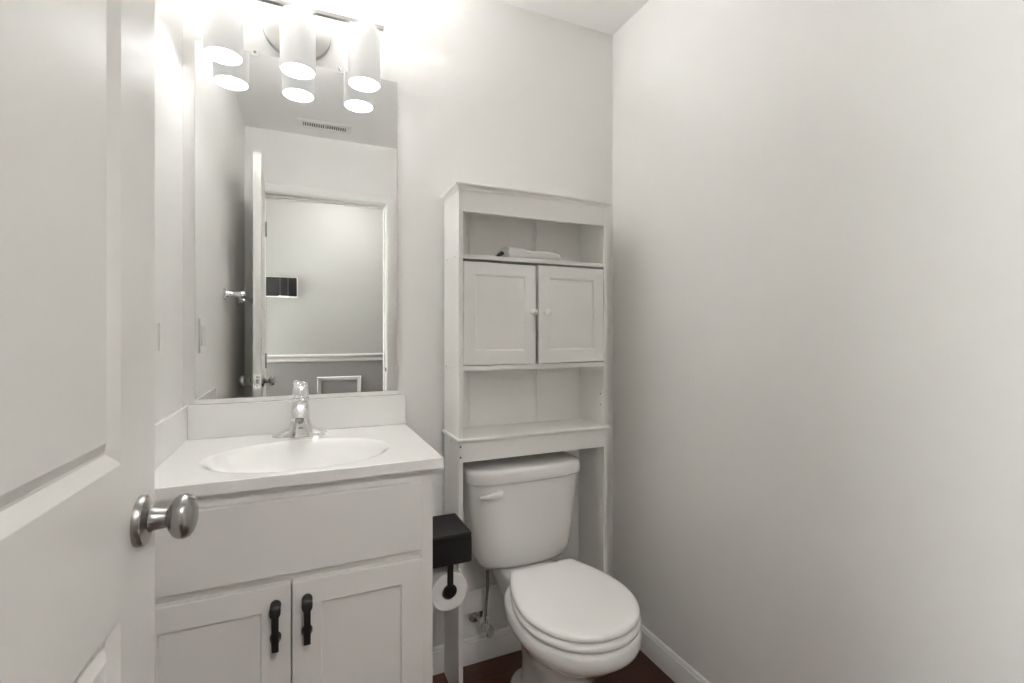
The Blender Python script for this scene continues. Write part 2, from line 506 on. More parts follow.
def pull(x, zt, zb, parent):
    bm = bmesh.new()
    for z in (zt - 0.010, zb + 0.017):
        add_lathe(bm, (x, FY, z), (0, -1, 0), [(0, 0.0115), (0.003, 0.0115), (0.006, 0.0095), (0.016, 0.0070), (0.024, 0.0075)], 20, 1.15)
    # the strap: flared at its upper end, straight towards the lower end
    yy = FY - 0.026
    rings = []
    for z, hw, dy, hd in ((zt + 0.003, 0.0070, 0.005, 0.002), (zt + 0.001, 0.0095, 0.003, 0.0035), (zt - 0.006, 0.0112, 0.0005, 0.0042), (zt - 0.015, 0.0108, 0.0, 0.0042), (zt - 0.019, 0.0092, -0.001, 0.0040), (zt - 0.0215, 0.0072, -0.0015, 0.0035),
                          (zt - 0.05, 0.0070, -0.002, 0.0032), (zb + 0.03, 0.0070, -0.002, 0.0032), (zb, 0.0070, 0.0, 0.0032)):
        rings.append([(x + sx * hw, yy + dy + sy * hd, z) for sx, sy in ((-1, -0.6), (-0.6, -1), (0.6, -1), (1, -0.6), (1, 0.6), (0.6, 1), (-0.6, 1), (-1, 0.6))])
    add_loft(bm, rings)
    return obj('pull', bm, 'black_metal', parent, smooth=50)
for xa, xb, px, ls, rs_ in ((DX0, DXM - 0.0012, -0.0545, 0.045, 0.0588), (DXM + 0.0012, DX1, 0.0085, 0.0602, 0.0520)):
    bm = bmesh.new()
    add_panelled(bm, xb - xa, 0.648 - 0.125, 0.0185, [(xa + ls, xb - rs_, 0.190, 0.593)], [(0.0008, 0.006)], y_front=FY, x0=xa, z0=0.125)
    d = obj('door', bm, 'vanity', van, bevel=0.0018, segs=2)
    tag(pull(px, 0.615, 0.520, d), 'black metal bar pull')

# ================================================================== VANITY TOP with integral basin
TX0, TX1, TY0, TZ, TT = XL + 0.001, 0.322, 1.158, 0.89, 0.026
top = thing('vanity_countertop', (0.0, 1.40, TZ - TT), 'glossy white sink top with oval basin and backsplash on the vanity', 'sink top')
bm = bmesh.new()
BX, BY, BA, BBb, BD = -0.003, 1.350, 0.222, 0.168, 0.108
def basin_z(x, y):
    r2 = ((x - BX) / BA) ** 2 + ((y - BY) / BBb) ** 2
    return TZ if r2 >= 1 else TZ - BD * (1 - r2 ** 1.5) ** 1.55
NX, NY = 130, 110
xs = [TX0 + (TX1 - TX0) * i / NX for i in range(NX + 1)]
ys = [TY0 + (B - 0.001 - TY0) * j / NY for j in range(NY + 1)]
g = [[bm.verts.new((x, y, basin_z(x, y))) for y in ys] for x in xs]
for i in range(NX):
    for j in range(NY):
        bm.faces.new((g[i][j], g[i + 1][j], g[i + 1][j + 1], g[i][j + 1]))
loop = [g[i][0] for i in range(NX + 1)] + [g[NX][j] for j in range(1, NY + 1)] + [g[i][NY] for i in range(NX - 1, -1, -1)] + [g[0][j] for j in range(NY - 1, 0, -1)]
low = [bm.verts.new((v.co.x, v.co.y, TZ - TT)) for v in loop]
for i in range(len(loop)):
    k = (i + 1) % len(loop)
    bm.faces.new((loop[i], low[i], low[k], loop[k]))
slab = obj('slab', bm, 'marble', top, bevel=0.003, segs=3, smooth=50)
slab.modifiers['bevel'].angle_limit = radians(75)
slab.data.set_sharp_from_angle(angle=radians(75))
obj('backsplash', box(TX0 + 0.0130, TX1, B - 0.019, B - 0.001, TZ + 0.0001, 0.9905), 'marble', top, bevel=0.003, segs=3)
obj('side_splash', box(TX0, TX0 + 0.0129, TY0 + 0.003, B - 0.001, TZ + 0.0001, 0.9905), 'marble', top, bevel=0.003, segs=3)
dz = basin_z(BX, BY)
dr = obj('drain', lathe((BX, BY, dz + 0.0005), (0, 0, 1), [(0, 0.032), (0.003, 0.031), (0.0035, 0.024), (0.001, 0.022), (0.001, 0.0)], 30), 'chrome', top)
obj('stopper', lathe((BX, BY, dz + 0.001), (0, 0, 1), [(0, 0.019), (0.006, 0.0185), (0.008, 0.015), (0.0085, 0)], 26), 'chrome', dr)

# ================================================================== FAUCET
FX, FYc = -0.006, 1.583
fa = thing('faucet', (FX, FYc, TZ + 0.0004), 'polished chrome single-lever faucet on the white sink top', 'faucet')
bm = bmesh.new()
rings = []
def rrect(cx, cy, hx, hy, z, n=36, p=3.0):
    out = []
    for k in range(n):
        a = 2 * pi * k / n
        out.append((cx + hx * math.copysign(abs(cos(a)) ** (2 / p), cos(a)), cy + hy * math.copysign(abs(sin(a)) ** (2 / p), sin(a)), z))
    return out
# winged deck plate: low at the wing tips, rising to the hub
n = 44
prof = []
for i in range(n + 1):
    t = -1 + 2 * i / n
    x = FX + 0.0785 * t
    a = abs(t)
    hw = 0.0265 * math.sqrt(max(0.0, 1 - max(0, a - 0.62) ** 2 / 0.1444)) if a > 0.62 else 0.0265
    hw = max(hw, 0.002)
    hub = max(0.0, 1 - (a / 0.46) ** 2) if a < 0.46 else 0.0
    h = 0.007 + 0.030 * (1 - a) ** 1.1
    prof.append((x, hw, h))
rings = []
for x, hw, h in prof:
    rings.append([(x, FYc - hw, TZ + 0.0004), (x, FYc - hw, TZ + 0.35 * h), (x, FYc - hw * 0.82, TZ + 0.8 * h), (x, FYc - hw * 0.4, TZ + h), (x, FYc + hw * 0.4, TZ + h), (x, FYc + hw * 0.82, TZ + 0.8 * h), (x, FYc + hw, TZ + 0.35 * h), (x, FYc + hw, TZ + 0.0004)])
add_loft(bm, rings)
obj('deck_plate', bm, 'chrome', fa, smooth=60)
bm = bmesh.new()
rings = [rrect(FX, FYc - 0.003, 0.0400, 0.0290, TZ + 0.0008, p=4), rrect(FX, FYc - 0.003, 0.0390, 0.0285, TZ + 0.006, p=4), rrect(FX, FYc - 0.001, 0.0320, 0.0265, TZ + 0.032, p=4), rrect(FX, FYc, 0.0290, 0.0255, TZ + 0.044, p=3.4), rrect(FX, FYc, 0.0265, 0.0245, TZ + 0.049, p=2.8),
         rrect(FX, FYc, 0.0250, 0.0240, TZ + 0.060, p=2.4), rrect(FX, FYc, 0.0245, 0.0240, TZ + 0.108, p=2.2), rrect(FX, FYc, 0.0235, 0.0230, TZ + 0.114, p=2.0)]
add_loft(bm, rings)
body = obj('body', bm, 'chrome', fa, smooth=60)
sp = catmull([(FX, FYc - 0.004, TZ + 0.082), (FX, FYc - 0.030, TZ + 0.094), (FX - 0.001, FYc - 0.060, TZ + 0.096), (FX - 0.002, FYc - 0.086, TZ + 0.086), (FX - 0.003, FYc - 0.100, TZ + 0.064)], 8)
rs = [0.0165 - 0.0035 * i / (len(sp) - 1) for i in range(len(sp))]
spout = obj('spout', tube(sp, rs, 28, 1.62, (1, 0, 0)), 'chrome', fa, smooth=60)
obj('aerator', lathe(sp[-1] + Vector((0, -0.0005, 0.002)), (0, -0.28, -1), [(0, 0.0115), (0.009, 0.0115), (0.010, 0.009), (0.008, 0.007), (0.008, 0)], 22), 'nickel', spout)
hd = bmesh.new()
add_lathe(hd, (FX, FYc, TZ + 0.1145), (0, 0, 1), [(0, 0.0215), (0.002, 0.0228), (0.012, 0.0228), (0.024, 0.0218), (0.031, 0.0195), (0.035, 0.013), (0.0365, 0.0)], 30)
lv = catmull([(FX, FYc + 0.008, TZ + 0.140), (FX - 0.004, FYc + 0.018, TZ + 0.146), (FX - 0.010, FYc + 0.030, TZ + 0.151), (FX - 0.015, FYc + 0.038, TZ + 0.155)], 6)
add_tube(hd, lv, [0.0075 - 0.003 * i / (len(lv) - 1) for i in range(len(lv))], 14, 1.7, (1, 0, 0))
obj('lever_handle', hd, 'chrome', fa, smooth=60)
obj('temperature_button', lathe((FX, FYc - 0.0272, TZ + 0.026), (0, -1, 0.15), [(0, 0.009), (0.0022, 0.0085), (0.003, 0)], 20, 0.55), 'nickel', body)

# ================================================================== MIRROR
mi = thing('wall_mirror', (0.0025, B - 0.003, 0.9915), 'frameless wall mirror above the white backsplash', 'mirror')
MX0, MX1, MZ0, MZ1 = -0.289, 0.294, 0.9935, 2.0545
obj('glass', box(MX0, MX1, B - 0.0065, B - 0.001, MZ0, MZ1), 'mirror', mi)
bm = bmesh.new()
add_profile(bm, [(0.001, 0), (0.0095, 0), (0.0095, 0.0125), (0.0072, 0.0125), (0.0072, 0.0016), (0.001, 0.0016)], (MX0, B, 0.9915), (MX1, B, 0.9915), (0, -1, 0))
tag(obj('bottom_channel', bm, 'alu', mi), 'thin metal channel along the lower edge')
for x in (-0.134, 0.110):
    bm = bmesh.new()
    add_box(bm, x - 0.012, x + 0.012, B - 0.010, B - 0.0068, MZ1 - 0.010, MZ1 + 0.004)
    add_box(bm, x - 0.012, x + 0.012, B - 0.010, B - 0.001, MZ1 + 0.0003, MZ1 + 0.006)
    c = obj('clip', bm, 'clear', mi, bevel=0.001)
    obj('screw', lathe((x, B - 0.010, MZ1 + 0.001), (0, -1, 0), [(0, 0.004), (0.0012, 0.0034), (0.0016, 0)], 14), 'nickel', c)

# ================================================================== VANITY LIGHT
LZ, LY = 2.176, 1.57
vl = thing('vanity_light', (-0.0145, B - 0.001, 2.157), 'three-shade nickel bath light above the wall mirror', 'light fixture')
bp = obj('backplate', lathe((-0.0165, B - 0.001, 2.157), (0, -1, 0), [(0, 0.100), (0.014, 0.100), (0.0165, 0.0985), (0.018, 0.094), (0.018, 0)], 64), 'brushed', vl)
for dx in (-0.045, 0.045):
    obj('arm', tube(catmull([(-0.0145 + dx, B - 0.018, 2.174), (-0.0145 + dx, B - 0.05, LZ), (-0.0145 + dx, LY + 0.004, LZ)], 5), 0.0065, 14), 'chrome', vl)
obj('bar', box(-0.2665, 0.2375, LY - 0.007, LY + 0.007, LZ - 0.006, LZ + 0.006), 'bar_nickel', vl, bevel=0.0015)
for x in (-0.2065, -0.0136, 0.1773):
    cb = bmesh.new()
    add_lathe(cb, (x, LY, LZ - 0.005), (0, 0, -1), [(0, 0.0075), (0.012, 0.0075), (0.0122, 0.0), ], 20)
    ZT = LZ - 0.0245
    add_lathe(cb, (x, LY, ZT + 0.0085), (0, 0, -1), [(0, 0.0325), (0.001, 0.0340), (0.004, 0.0345), (0.0085, 0.0345), (0.0085, 0)], 40)
    cup = obj('socket_cup', cb, 'brushed', vl)
    R, ZT, ZB = 0.0495, LZ - 0.0245, 1.984
    # opal glass: closed shoulder on top, open at the bottom, with thickness
    pr = [(0.0, 0.0455), (0.0, 0.0475), (0.0015, 0.0488), (0.005, R), (ZT - ZB - 0.002, R), (ZT - ZB, R - 0.0015), (ZT - ZB, R - 0.0025), (ZT - ZB - 0.001, R - 0.0035), (0.004, R - 0.0035), (0.0015, 0.0455)]
    bm = bmesh.new()
    a, u, v = frame_of((0, 0, -1))
    rings = [[Vector((x, LY, ZT)) + a * d + u * (r * cos(2 * pi * k / 48)) + v * (r * sin(2 * pi * k / 48)) for k in range(48)] for d, r in pr]
    rings.append(rings[0])
    add_loft(bm, rings, cap0=False, cap1=False)
    sh = obj('shade', bm, 'opal', vl, smooth=60)
    tag(sh, 'white opal glass cylinder')
    sh.data.materials.append(M['opal_in'])
    for p in sh.data.polygons:
        c = Vector((p.center.x + vl.location.x - x, p.center.y + vl.location.y - LY))
        if c.length < R - 0.0012 and p.center.z + vl.location.z < ZT - 0.009 or p.normal.z < -0.7:
            p.material_index = 1
    # tilted fill lens added on the cup, out of view: throws its light up and into the room, away from wall and corner
    obj('added_fill_lens', lathe((x + 0.003, LY - 0.010, ZT + 0.0165), (0.22, -0.40, 0.89), [(0, 0.0), (0.0001, 0.0180), (0.0008, 0.0182), (0.001, 0)], 32), 'added_uplight', cup)
    obj('fill_lens_holder', lathe((x + 0.0028, LY - 0.0095, ZT + 0.0155), (0.22, -0.40, 0.89), [(-0.006, 0.010), (-0.004, 0.0188), (0.0008, 0.0188), (0.0009, 0)], 32), 'brushed', cup)
    obj('diffuser', lathe((x, LY, ZB + 0.0012), (0, 0, 1), [(0, 0.0), (0.0003, R - 0.0045), (0.003, R - 0.0037), (0.004, R - 0.0037), (0.0042, 0)], 48), 'bulb', sh)

# ================================================================== OVER-TOILET CABINET
CX0, CX1, CY0, CY1 = 0.457, 1.0255, 1.4695, B - 0.014
ST = 0.0145
oc = thing('over_toilet_cabinet', ((CX0 + CX1) / 2, (CY0 + CY1) / 2, 0), 'tall white two-door cabinet standing over the toilet', 'cabinet')
ZL = 0.861     # top of the ledge
for x in (CX0, CX1 - ST):
    obj('side_panel', box(x, x + ST, CY0, CY1, 0.0, 1.662), 'cabinet', oc, bevel=0.001)
bm = bmesh.new()
P = [(-0.001, 0.0), (0.0015, 0.0), (0.003, 0.006), (0.008, 0.010), (0.011, 0.0105), (0.013, 0.013), (0.013, 0.0185), (0.011, 0.021), (-0.001, 0.021)]
rings = []
for (x, y, dx, dy) in ((CX0, CY1, -1, 0), (CX0, CY0, -1, -1), (CX1, CY0, 1, -1), (CX1, CY1, 1, 0)):
    rings.append([(x + dx * a, y + dy * a, 1.662 + h) for a, h in P])
add_loft(bm, rings)
add_box(bm, CX0 + 0.0005, CX1 - 0.0005, CY0 + 0.0005, CY1, 1.6622, 1.6825)
obj('crown_top', bm, 'cabinet', oc, smooth=25)
IX0, IX1 = CX0 + ST, CX1 - ST
obj('top_rail', box(IX0, IX1, CY0 + 0.001, CY0 + 0.013, 1.592, 1.662), 'cabinet', oc, bevel=0.0008)
for xa, xb in ((IX0, 0.5455), (0.5470, 0.8160), (0.8170, IX1)):
    obj('back_panel', box(xa, xb, CY1 - 0.008, CY1 - 0.003, ZL, 1.662), 'cabinet', oc)
obj('shelf', box(IX0, IX1, CY0 + 0.002, CY1 - 0.0085, 1.441, 1.4545), 'cabinet', oc, bevel=0.0008)
obj('shelf', box(IX0, IX1, CY0 + 0.002, CY1 - 0.0085, 1.078, 1.0935), 'cabinet', oc, bevel=0.0008)
obj('ledge', box(CX0 - 0.009, CX1 + 0.009, CY0 - 0.012, CY1, 0.8495, ZL), 'cabinet', oc, bevel=0.004, segs=3)
obj('apron', box(IX0, IX1, CY0 + 0.001, CY0 + 0.013, 0.783, 0.8495), 'cabinet', oc, bevel=0.0008)
obj('back_rail', box(IX0, IX1, CY1 - 0.014, CY1 - 0.002, 0.195, 0.271), 'cabinet', oc, bevel=0.0008)
obj('back_rail', box(IX0, IX1, CY1 - 0.014, CY1 - 0.002, 0.775, 0.848), 'cabinet', oc, bevel=0.0008)
DB, DTp = 1.0990, 1.4350
MXc = 0.7375
def cab_door(xa, xb, hinge, ang, kx, dz, sag):
    bm = bmesh.new()
    add_panelled(bm, xb - xa, DTp - DB, 0.013, [(xa + 0.040, xb - 0.040, DB + 0.042, DTp - 0.042)], [(0.002, 0.0012), (0.006, 0.0045)], y_front=CY0 + 0.001, x0=xa, z0=DB + dz)
    R_ = Matrix.Rotation(ang, 4, 'Z')
    c = Vector((hinge, CY0 + 0.012, 0))
    def turn(b):
        bmesh.ops.transform(b, matrix=Matrix.Translation(c) @ R_ @ Matrix.Translation(-c), verts=b.verts[:])
        return b
    bmesh.ops.transform(bm, matrix=Matrix.Translation(Vector((hinge, 0, DTp))) @ Matrix.Rotation(sag, 4, 'Y') @ Matrix.Translation(-Vector((hinge, 0, DTp))), verts=bm.verts[:])
    d = obj('door', turn(bm), 'cabinet', oc, bevel=0.001)
    kb = lathe((kx, CY0 + 0.001, 1.2705), (0, -1, 0), [(0, 0.0075), (0.003, 0.006), (0.008, 0.0055), (0.012, 0.0085), (0.017, 0.0125), (0.022, 0.0125), (0.026, 0.0085), (0.0275, 0.0)], 26)
    obj('knob', turn(kb), 'cabinet', d)
cab_door(IX0 + 0.003, MXc - 0.0035, IX0 + 0.003, radians(-0.6), MXc - 0.021, -0.0025, radians(0.45))
cab_door(MXc + 0.002, IX1 - 0.003, IX1 - 0.003, radians(1.9), MXc + 0.026, -0.0015, radians(-0.35))
for y, z in ((1.605, 1.452), (1.513, 1.450), (1.610, 1.085), (1.513, 1.086), (1.56, 0.838)):
    obj('screw_cap', lathe((CX0 + 0.0002, y, z), (-1, 0, 0), [(0, 0.0035), (0.0008, 0.003), (0.001, 0)], 12), 'nickel', oc)
for z in (0.834, 0.800):
    obj('screw_hole', lathe((CX0 + 0.006, CY0 + 0.0003, z), (0, -1, 0), [(0, 0.0032), (0.0006, 0.0030), (0.0007, 0)], 12), 'dark', oc)
for z in (0.975, 0.935):
    obj('screw_hole', lathe((IX1 + 0.0002, CY0 + 0.022, z), (-1, 0, 0), [(0, 0.0032), (0.0006, 0.0030), (0.0007, 0)], 12), 'dark', oc)

# folded cloth on the upper shelf
bm = bmesh.new()
rings = []
NS = 26
for i in range(NS + 1):
    t = i / NS
    x = 0.640 + 0.205 * t
    e = min(1.0, math.sqrt(max(0.0, 1 - max(0.0, (t - 0.86) / 0.14) ** 2)) + 0.25) if t > 0.86 else 1.0
    h = (0.040 - 0.006 * min(1, max(0, (t - 0.25) / 0.2)) + 0.0018 * sin(t * 11)) * (0.72 + 0.28 * e)
    d = 0.056 * (0.9 + 0.1 * e)
    ring = []
    for k in range(28):
        a = 2 * pi * k / 28
        yy = d * math.copysign(abs(cos(a)) ** 0.55, cos(a))
        zz = 0.5 + 0.5 * math.copysign(abs(sin(a)) ** 0.6, sin(a))
        if abs(zz - 0.5) < 0.16:
            yy *= 0.955
        ring.append((x + 0.002 * sin(k * 1.7), 1.545 + yy + 0.012 * (t - 0.5), 1.4550 + h * zz + 0.0008 * sin(7 * t + k)))
    rings.append(ring)
add_loft(bm, rings)
for v in bm.verts:
    v.co.z = max(v.co.z, 1.4550)
fc = obj('folded_cloth', bm, 'cloth', smooth=70)
tag(fc, 'folded white cloth lying on the top open shelf of the over-toilet cabinet', 'cloth')
bm = bmesh.new()  # small dark tapered piece at the cloth's left end
pts = catmull([(0.606, 1.538, 1.461), (0.616, 1.534, 1.465), (0.628, 1.531, 1.473), (0.634, 1.530, 1.478)], 5)
add_tube(bm, pts, [0.0045 + 0.003 * i / (len(pts) - 1) for i in range(len(pts))], 12, 1.5, (0, 1, 0))
tag(obj('dark_piece', bm, 'dark', smooth=60), 'small dark piece at the left end of the folded white cloth', 'clip')

# ================================================================== TOILET
TCX = 0.709
to = thing('toilet', (TCX, 1.30, 0), 'white two-piece toilet with closed lid under the tall cabinet', 'toilet')
def egg(z, a, yf, yw, yb, n=56, pf=2.1, pb=2.6, cx=TCX + 0.004):
    out = []
    for k in range(n):
        t = 2 * pi * k / n
        c, s = cos(t), sin(t)
        if s < 0:
            p = 2 / pf
            y = yw - (yw - yf) * abs(s) ** p
        else:
            p = 2 / pb
            y = yw + (yb - yw) * abs(s) ** p
        x = cx + a * math.copysign(abs(c) ** p, c)
        out.append((x, y, z))
    return out
bm = bmesh.new()
R = [(0.0, 0.108, 1.125, 1.30, 1.525, 2.4, 2.3), (0.022, 0.107, 1.127, 1.30, 1.524, 2.4, 2.3), (0.031, 0.100, 1.135, 1.30, 1.517, 2.4, 2.3), (0.036, 0.078, 1.156, 1.30, 1.490, 2.3, 2.4),
     (0.06, 0.068, 1.165, 1.30, 1.47, 2.2, 2.6), (0.14, 0.066, 1.168, 1.30, 1.465, 2.1, 2.8), (0.20, 0.075, 1.140, 1.28, 1.48, 2.1, 3), (0.25, 0.100, 1.108, 1.26, 1.475, 2.1, 3), (0.29, 0.122, 1.068, 1.24, 1.47, 2.1, 2.8),
     (0.320, 0.144, 1.032, 1.22, 1.46, 2.1, 2.6), (0.340, 0.161, 1.004, 1.21, 1.45, 2.1, 2.5), (0.352, 0.1675, 0.993, 1.20, 1.445, 2.1, 2.4), (0.360, 0.1725, 0.985, 1.20, 1.44, 2.1, 2.4), (0.372, 0.1750, 0.981, 1.20, 1.44, 2.1, 2.4),
     (0.392, 0.1740, 0.983, 1.20, 1.44, 2.1, 2.4), (0.400, 0.1715, 0.988, 1.20, 1.435, 2.1, 2.4), (0.4035, 0.1650, 0.996, 1.20, 1.43, 2.1, 2.4)]
add_loft(bm, [egg(r[0], r[1], r[2], r[3], r[4], pf=r[5], pb=r[6]) for r in R])
# deck carrying the tank
rings = []
for z, hx, ya, yb in ((0.29, 0.078, 1.40, 1.56), (0.33, 0.090, 1.39, 1.60), (0.36, 0.098, 1.385, 1.622), (0.390, 0.101, 1.382, 1.628), (0.399, 0.099, 1.385, 1.626), (0.402, 0.094, 1.390, 1.620)):
    rings.append(rrect(TCX, (ya + yb) / 2, hx, (yb - ya) / 2, z, 40, 5))
add_loft(bm, rings)
bowl = obj('bowl', bm, 'ceramic', to, smooth=60)
for sx in (-1, 1):
    obj('bolt_cap', lathe((TCX + sx * 0.104, 1.33, 0.024), (0, 0, 1), [(0, 0.013), (0.012, 0.012), (0.018, 0.008), (0.0195, 0)], 20), 'seat', bowl)
def tank_ring(z, hw, yf, yb, bow=0.018, n=64, p=5.0, dx=0.0):
    out = []
    for k in range(n):
        a = 2 * pi * k / n
        c, s = cos(a), sin(a)
        x = hw * math.copysign(abs(c) ** (2 / p), c)
        y = (yf + yb) / 2 + (yb - yf) / 2 * math.copysign(abs(s) ** (2 / p), s)
        if s < 0:
            y -= bow * (1 - (x / hw) ** 2) * abs(s) ** (2 / p)
        out.append((TCX + dx + x, y, z))
    return out
bm = bmesh.new()
tk = [(0.4025, 0.120, 1.515, 1.615), (0.4045, 0.140, 1.500, 1.622), (0.411, 0.156, 1.487, 1.628), (0.424, 0.1680, 1.479, 1.632), (0.450, 0.1770, 1.475, 1.634), (0.51, 0.1875, 1.472, 1.636), (0.60, 0.1990, 1.469, 1.638), (0.6995, 0.2080, 1.466, 1.638)]
add_loft(bm, [tank_ring(*r) for r in tk])
tank = obj('tank', bm, 'ceramic', to, smooth=60)
bm = bmesh.new()
tl = [(0.7000, 0.209, 1.466, 1.640), (0.701, 0.2145, 1.461, 1.642), (0.707, 0.2165, 1.458, 1.6425), (0.733, 0.2165, 1.458, 1.6425), (0.741, 0.2145, 1.460, 1.6415), (0.746, 0.210, 1.465, 1.638), (0.7485, 0.198, 1.476, 1.630)]
add_loft(bm, [tank_ring(*r) for r in tl])
obj('tank_lid', bm, 'ceramic', to, smooth=60)
lx, lz, ly = TCX - 0.118, 0.672, 1.4560
bm = lathe((lx, ly + 0.006, lz), (0, -1, 0), [(0, 0.013), (0.009, 0.013), (0.012, 0.011), (0.017, 0.010), (0.019, 0)], 22)
lv = catmull([(lx + 0.006, ly - 0.013, lz), (lx - 0.02, ly - 0.016, lz + 0.001), (lx - 0.048, ly - 0.013, lz - 0.003), (lx - 0.066, ly - 0.004, lz - 0.006)], 6)
add_tube(bm, lv, [0.0120 - 0.0055 * i / (len(lv) - 1) for i in range(len(lv))], 14, 0.6, (0, 1, 0))
obj('flush_lever', bm, 'ceramic', tank, smooth=60)

def lid_outline(w, yf, yb, bw, yw, ins=0.0, n=2.1):
    half = []
    for i in range(14):
        t = i / 14
        half.append((bw + (w - bw) * sin(t * pi / 2), yb + (yw - yb) * t))
    for i in range(29):
        t = pi / 2 * i / 28
        half.append((w * abs(cos(t)) ** (2 / n), yw - (yw - yf) * abs(sin(t)) ** (2 / n)))
    pts = [(x, y) for x, y in half] + [(-x, y) for x, y in half[-2::-1]]
    cx, cy = 0.0, (yf + yb) / 2
    L = (yb - yf) / 2
    return [(TCX + 0.005 + x * (1 - ins / w), cy + (y - cy) * (1 - ins / L)) for x, y in pts]
def lid_mesh(w, yf, yb, bw, yw, steps):
    rings = [[(x, y, z) for x, y in lid_outline(w, yf, yb, bw, yw, ins)] for z, ins in steps]
    return add_loft(bmesh.new(), rings)
LDX = 0.003
obj('seat', lid_mesh(0.1720, 0.988, 1.388, 0.110, 1.184, [(0.4045, 0.006), (0.408, 0.0015), (0.414, 0.0), (0.421, 0.0012), (0.4265, 0.006)]), 'seat', to, smooth=60)
lid = obj('lid', lid_mesh(0.1705, 0.992, 1.392, 0.112, 1.186, [(0.4300, 0.004), (0.4325, 0.001), (0.436, 0.0), (0.441, 0.0008), (0.4450, 0.004), (0.4475, 0.012), (0.4485, 0.03), (0.4490, 0.09)]), 'seat', to, smooth=60)
for sx in (-1, 1):
    obj('hinge', lathe((TCX + sx * 0.075 - 0.016, 1.396, 0.425), (1, 0, 0), [(0, 0.0), (0.001, 0.009), (0.031, 0.009), (0.032, 0)], 18), 'seat', to)

# water supply behind the toilet
sv = thing('supply_valve', (0.578, B, 0.172), 'chrome shutoff valve with braided hose on the wall left of the toilet', 'valve')
obj('flange', lathe((0.578, B - 0.0005, 0.172), (0, -1, 0), [(0, 0.029), (0.004, 0.028), (0.009, 0.018), (0.010, 0.010), (0.010, 0)], 28), 'chrome', sv)
obj('stub_pipe', lathe((0.578, B - 0.009, 0.172), (0.12, -1, 0), [(0, 0.008), (0.055, 0.008), (0.056, 0)], 18), 'chrome', sv)
vb = bmesh.new()
add_lathe(vb, (0.5835, 1.602, 0.172), (0.12, -1, -0.05), [(0, 0.0115), (0.016, 0.0115), (0.017, 0.009), (0.034, 0.009), (0.036, 0.012), (0.044, 0.012), (0.045, 0)], 18)
add_lathe(vb, (0.588, 1.575, 0.171), (0, 0, 1), [(0, 0.009), (0.022, 0.009), (0.023, 0.011), (0.036, 0.011), (0.037, 0)], 18)
body = obj('valve_body', vb, 'chrome', sv)
obj('valve_handle', lathe((0.591, 1.558, 0.169), (0.12, -1, -0.12), [(0, 0.006), (0.006, 0.013), (0.010, 0.015), (0.016, 0.014), (0.018, 0.006), (0.0185, 0)], 20, 1.6), 'chrome', body)
obj('hose', tube(catmull([(0.588, 1.575, 0.205), (0.5885, 1.574, 0.24), (0.592, 1.568, 0.30), (0.590, 1.562, 0.35), (0.588, 1.560, 0.388)], 8), 0.0055, 12), 'braid', sv)
obj('coupling_nut', lathe((0.588, 1.560, 0.379), (0, 0, 1), [(0, 0.010), (0.004, 0.014), (0.022, 0.015), (0.0225, 0)], 8), 'seat', sv)

# ================================================================== TOILET PAPER HOLDER AND ROLL
PX0, PX1, PY0, PY1, PZ0, PZ1 = VX1 + 0.0005, 0.4440, 1.298, 1.462, 0.5460, 0.6300
tp = thing('toilet_paper_holder', ((PX0 + PX1) / 2, (PY0 + PY1) / 2, PZ0), 'black metal paper holder with storage box on the vanity side', 'paper holder')
bm = bmesh.new()
rings = [rrect((PX0 + PX1) / 2, (PY0 + PY1) / 2, (PX1 - PX0) / 2 - i, (PY1 - PY0) / 2 - i, z, 72, 34) for z, i in ((PZ0, 0.003), (PZ0 + 0.003, 0.0), (PZ1 - 0.012, 0.0))]
add_loft(bm, rings)
obj('box', bm, 'black', tp, smooth=40)
bm = bmesh.new()
rings = [rrect((PX0 + PX1) / 2, (PY0 + PY1) / 2, (PX1 - PX0) / 2 - i, (PY1 - PY0) / 2 - i, z, 72, 34) for z, i in ((PZ1 - 0.0112, 0.0002), (PZ1 - 0.003, 0.0), (PZ1 - 0.0008, 0.0012), (PZ1, 0.0035), (PZ1, 0.0060), (PZ1 - 0.0010, 0.0075))]
add_loft(bm, rings)
obj('lid', bm, 'black', tp, smooth=40)
RX, RZ = 0.380, 0.4745
RY0, RY1 = 1.3105, 1.4105
bm = bmesh.new()
add_box(bm, RX - 0.0085, RX + 0.0085, 1.2985, 1.3025, RZ + 0.012, PZ0 + 0.004)
arm = obj('arm', bm, 'black', tp, bevel=0.001)
bm = bmesh.new()
add_lathe(bm, (RX, 1.2970, RZ), (0, 1, 0), [(0, 0.0165), (0.001, 0.0185), (0.005, 0.0185), (0.006, 0.017), (0.0062, 0.0115), (0.112, 0.0115), (0.114, 0.010), (0.1142, 0)], 32)
obj('spindle', bm, 'black', tp)
ro = thing('toilet_paper_roll', (RX, (RY0 + RY1) / 2, RZ - 0.0085 - 0.0535), 'white toilet paper roll hanging on the black holder', 'paper roll')
def annulus(cx, cz, y0, y1, ro_, ri, n=56):
    bm = bmesh.new()
    rings = []
    for y, r in ((y0 + 0.002, ro_), (y0, ro_ - 0.002), (y0, ri), (y1, ri), (y1, ro_ - 0.002), (y1 - 0.002, ro_)):
        rings.append([(cx + r * cos(2 * pi * k / n), y, cz + r * sin(2 * pi * k / n)) for k in range(n)])
    rings.append(rings[0])
    return add_loft(bm, rings, cap0=False, cap1=False)
obj('paper', annulus(RX, RZ - 0.0084, RY0, RY1, 0.0535, 0.0215), 'paper', ro, smooth=40)
obj('core_tube', annulus(RX, RZ - 0.0084, RY0 + 0.0004, RY1 - 0.0004, 0.0213, 0.0200), 'cardboard', ro, smooth=40)

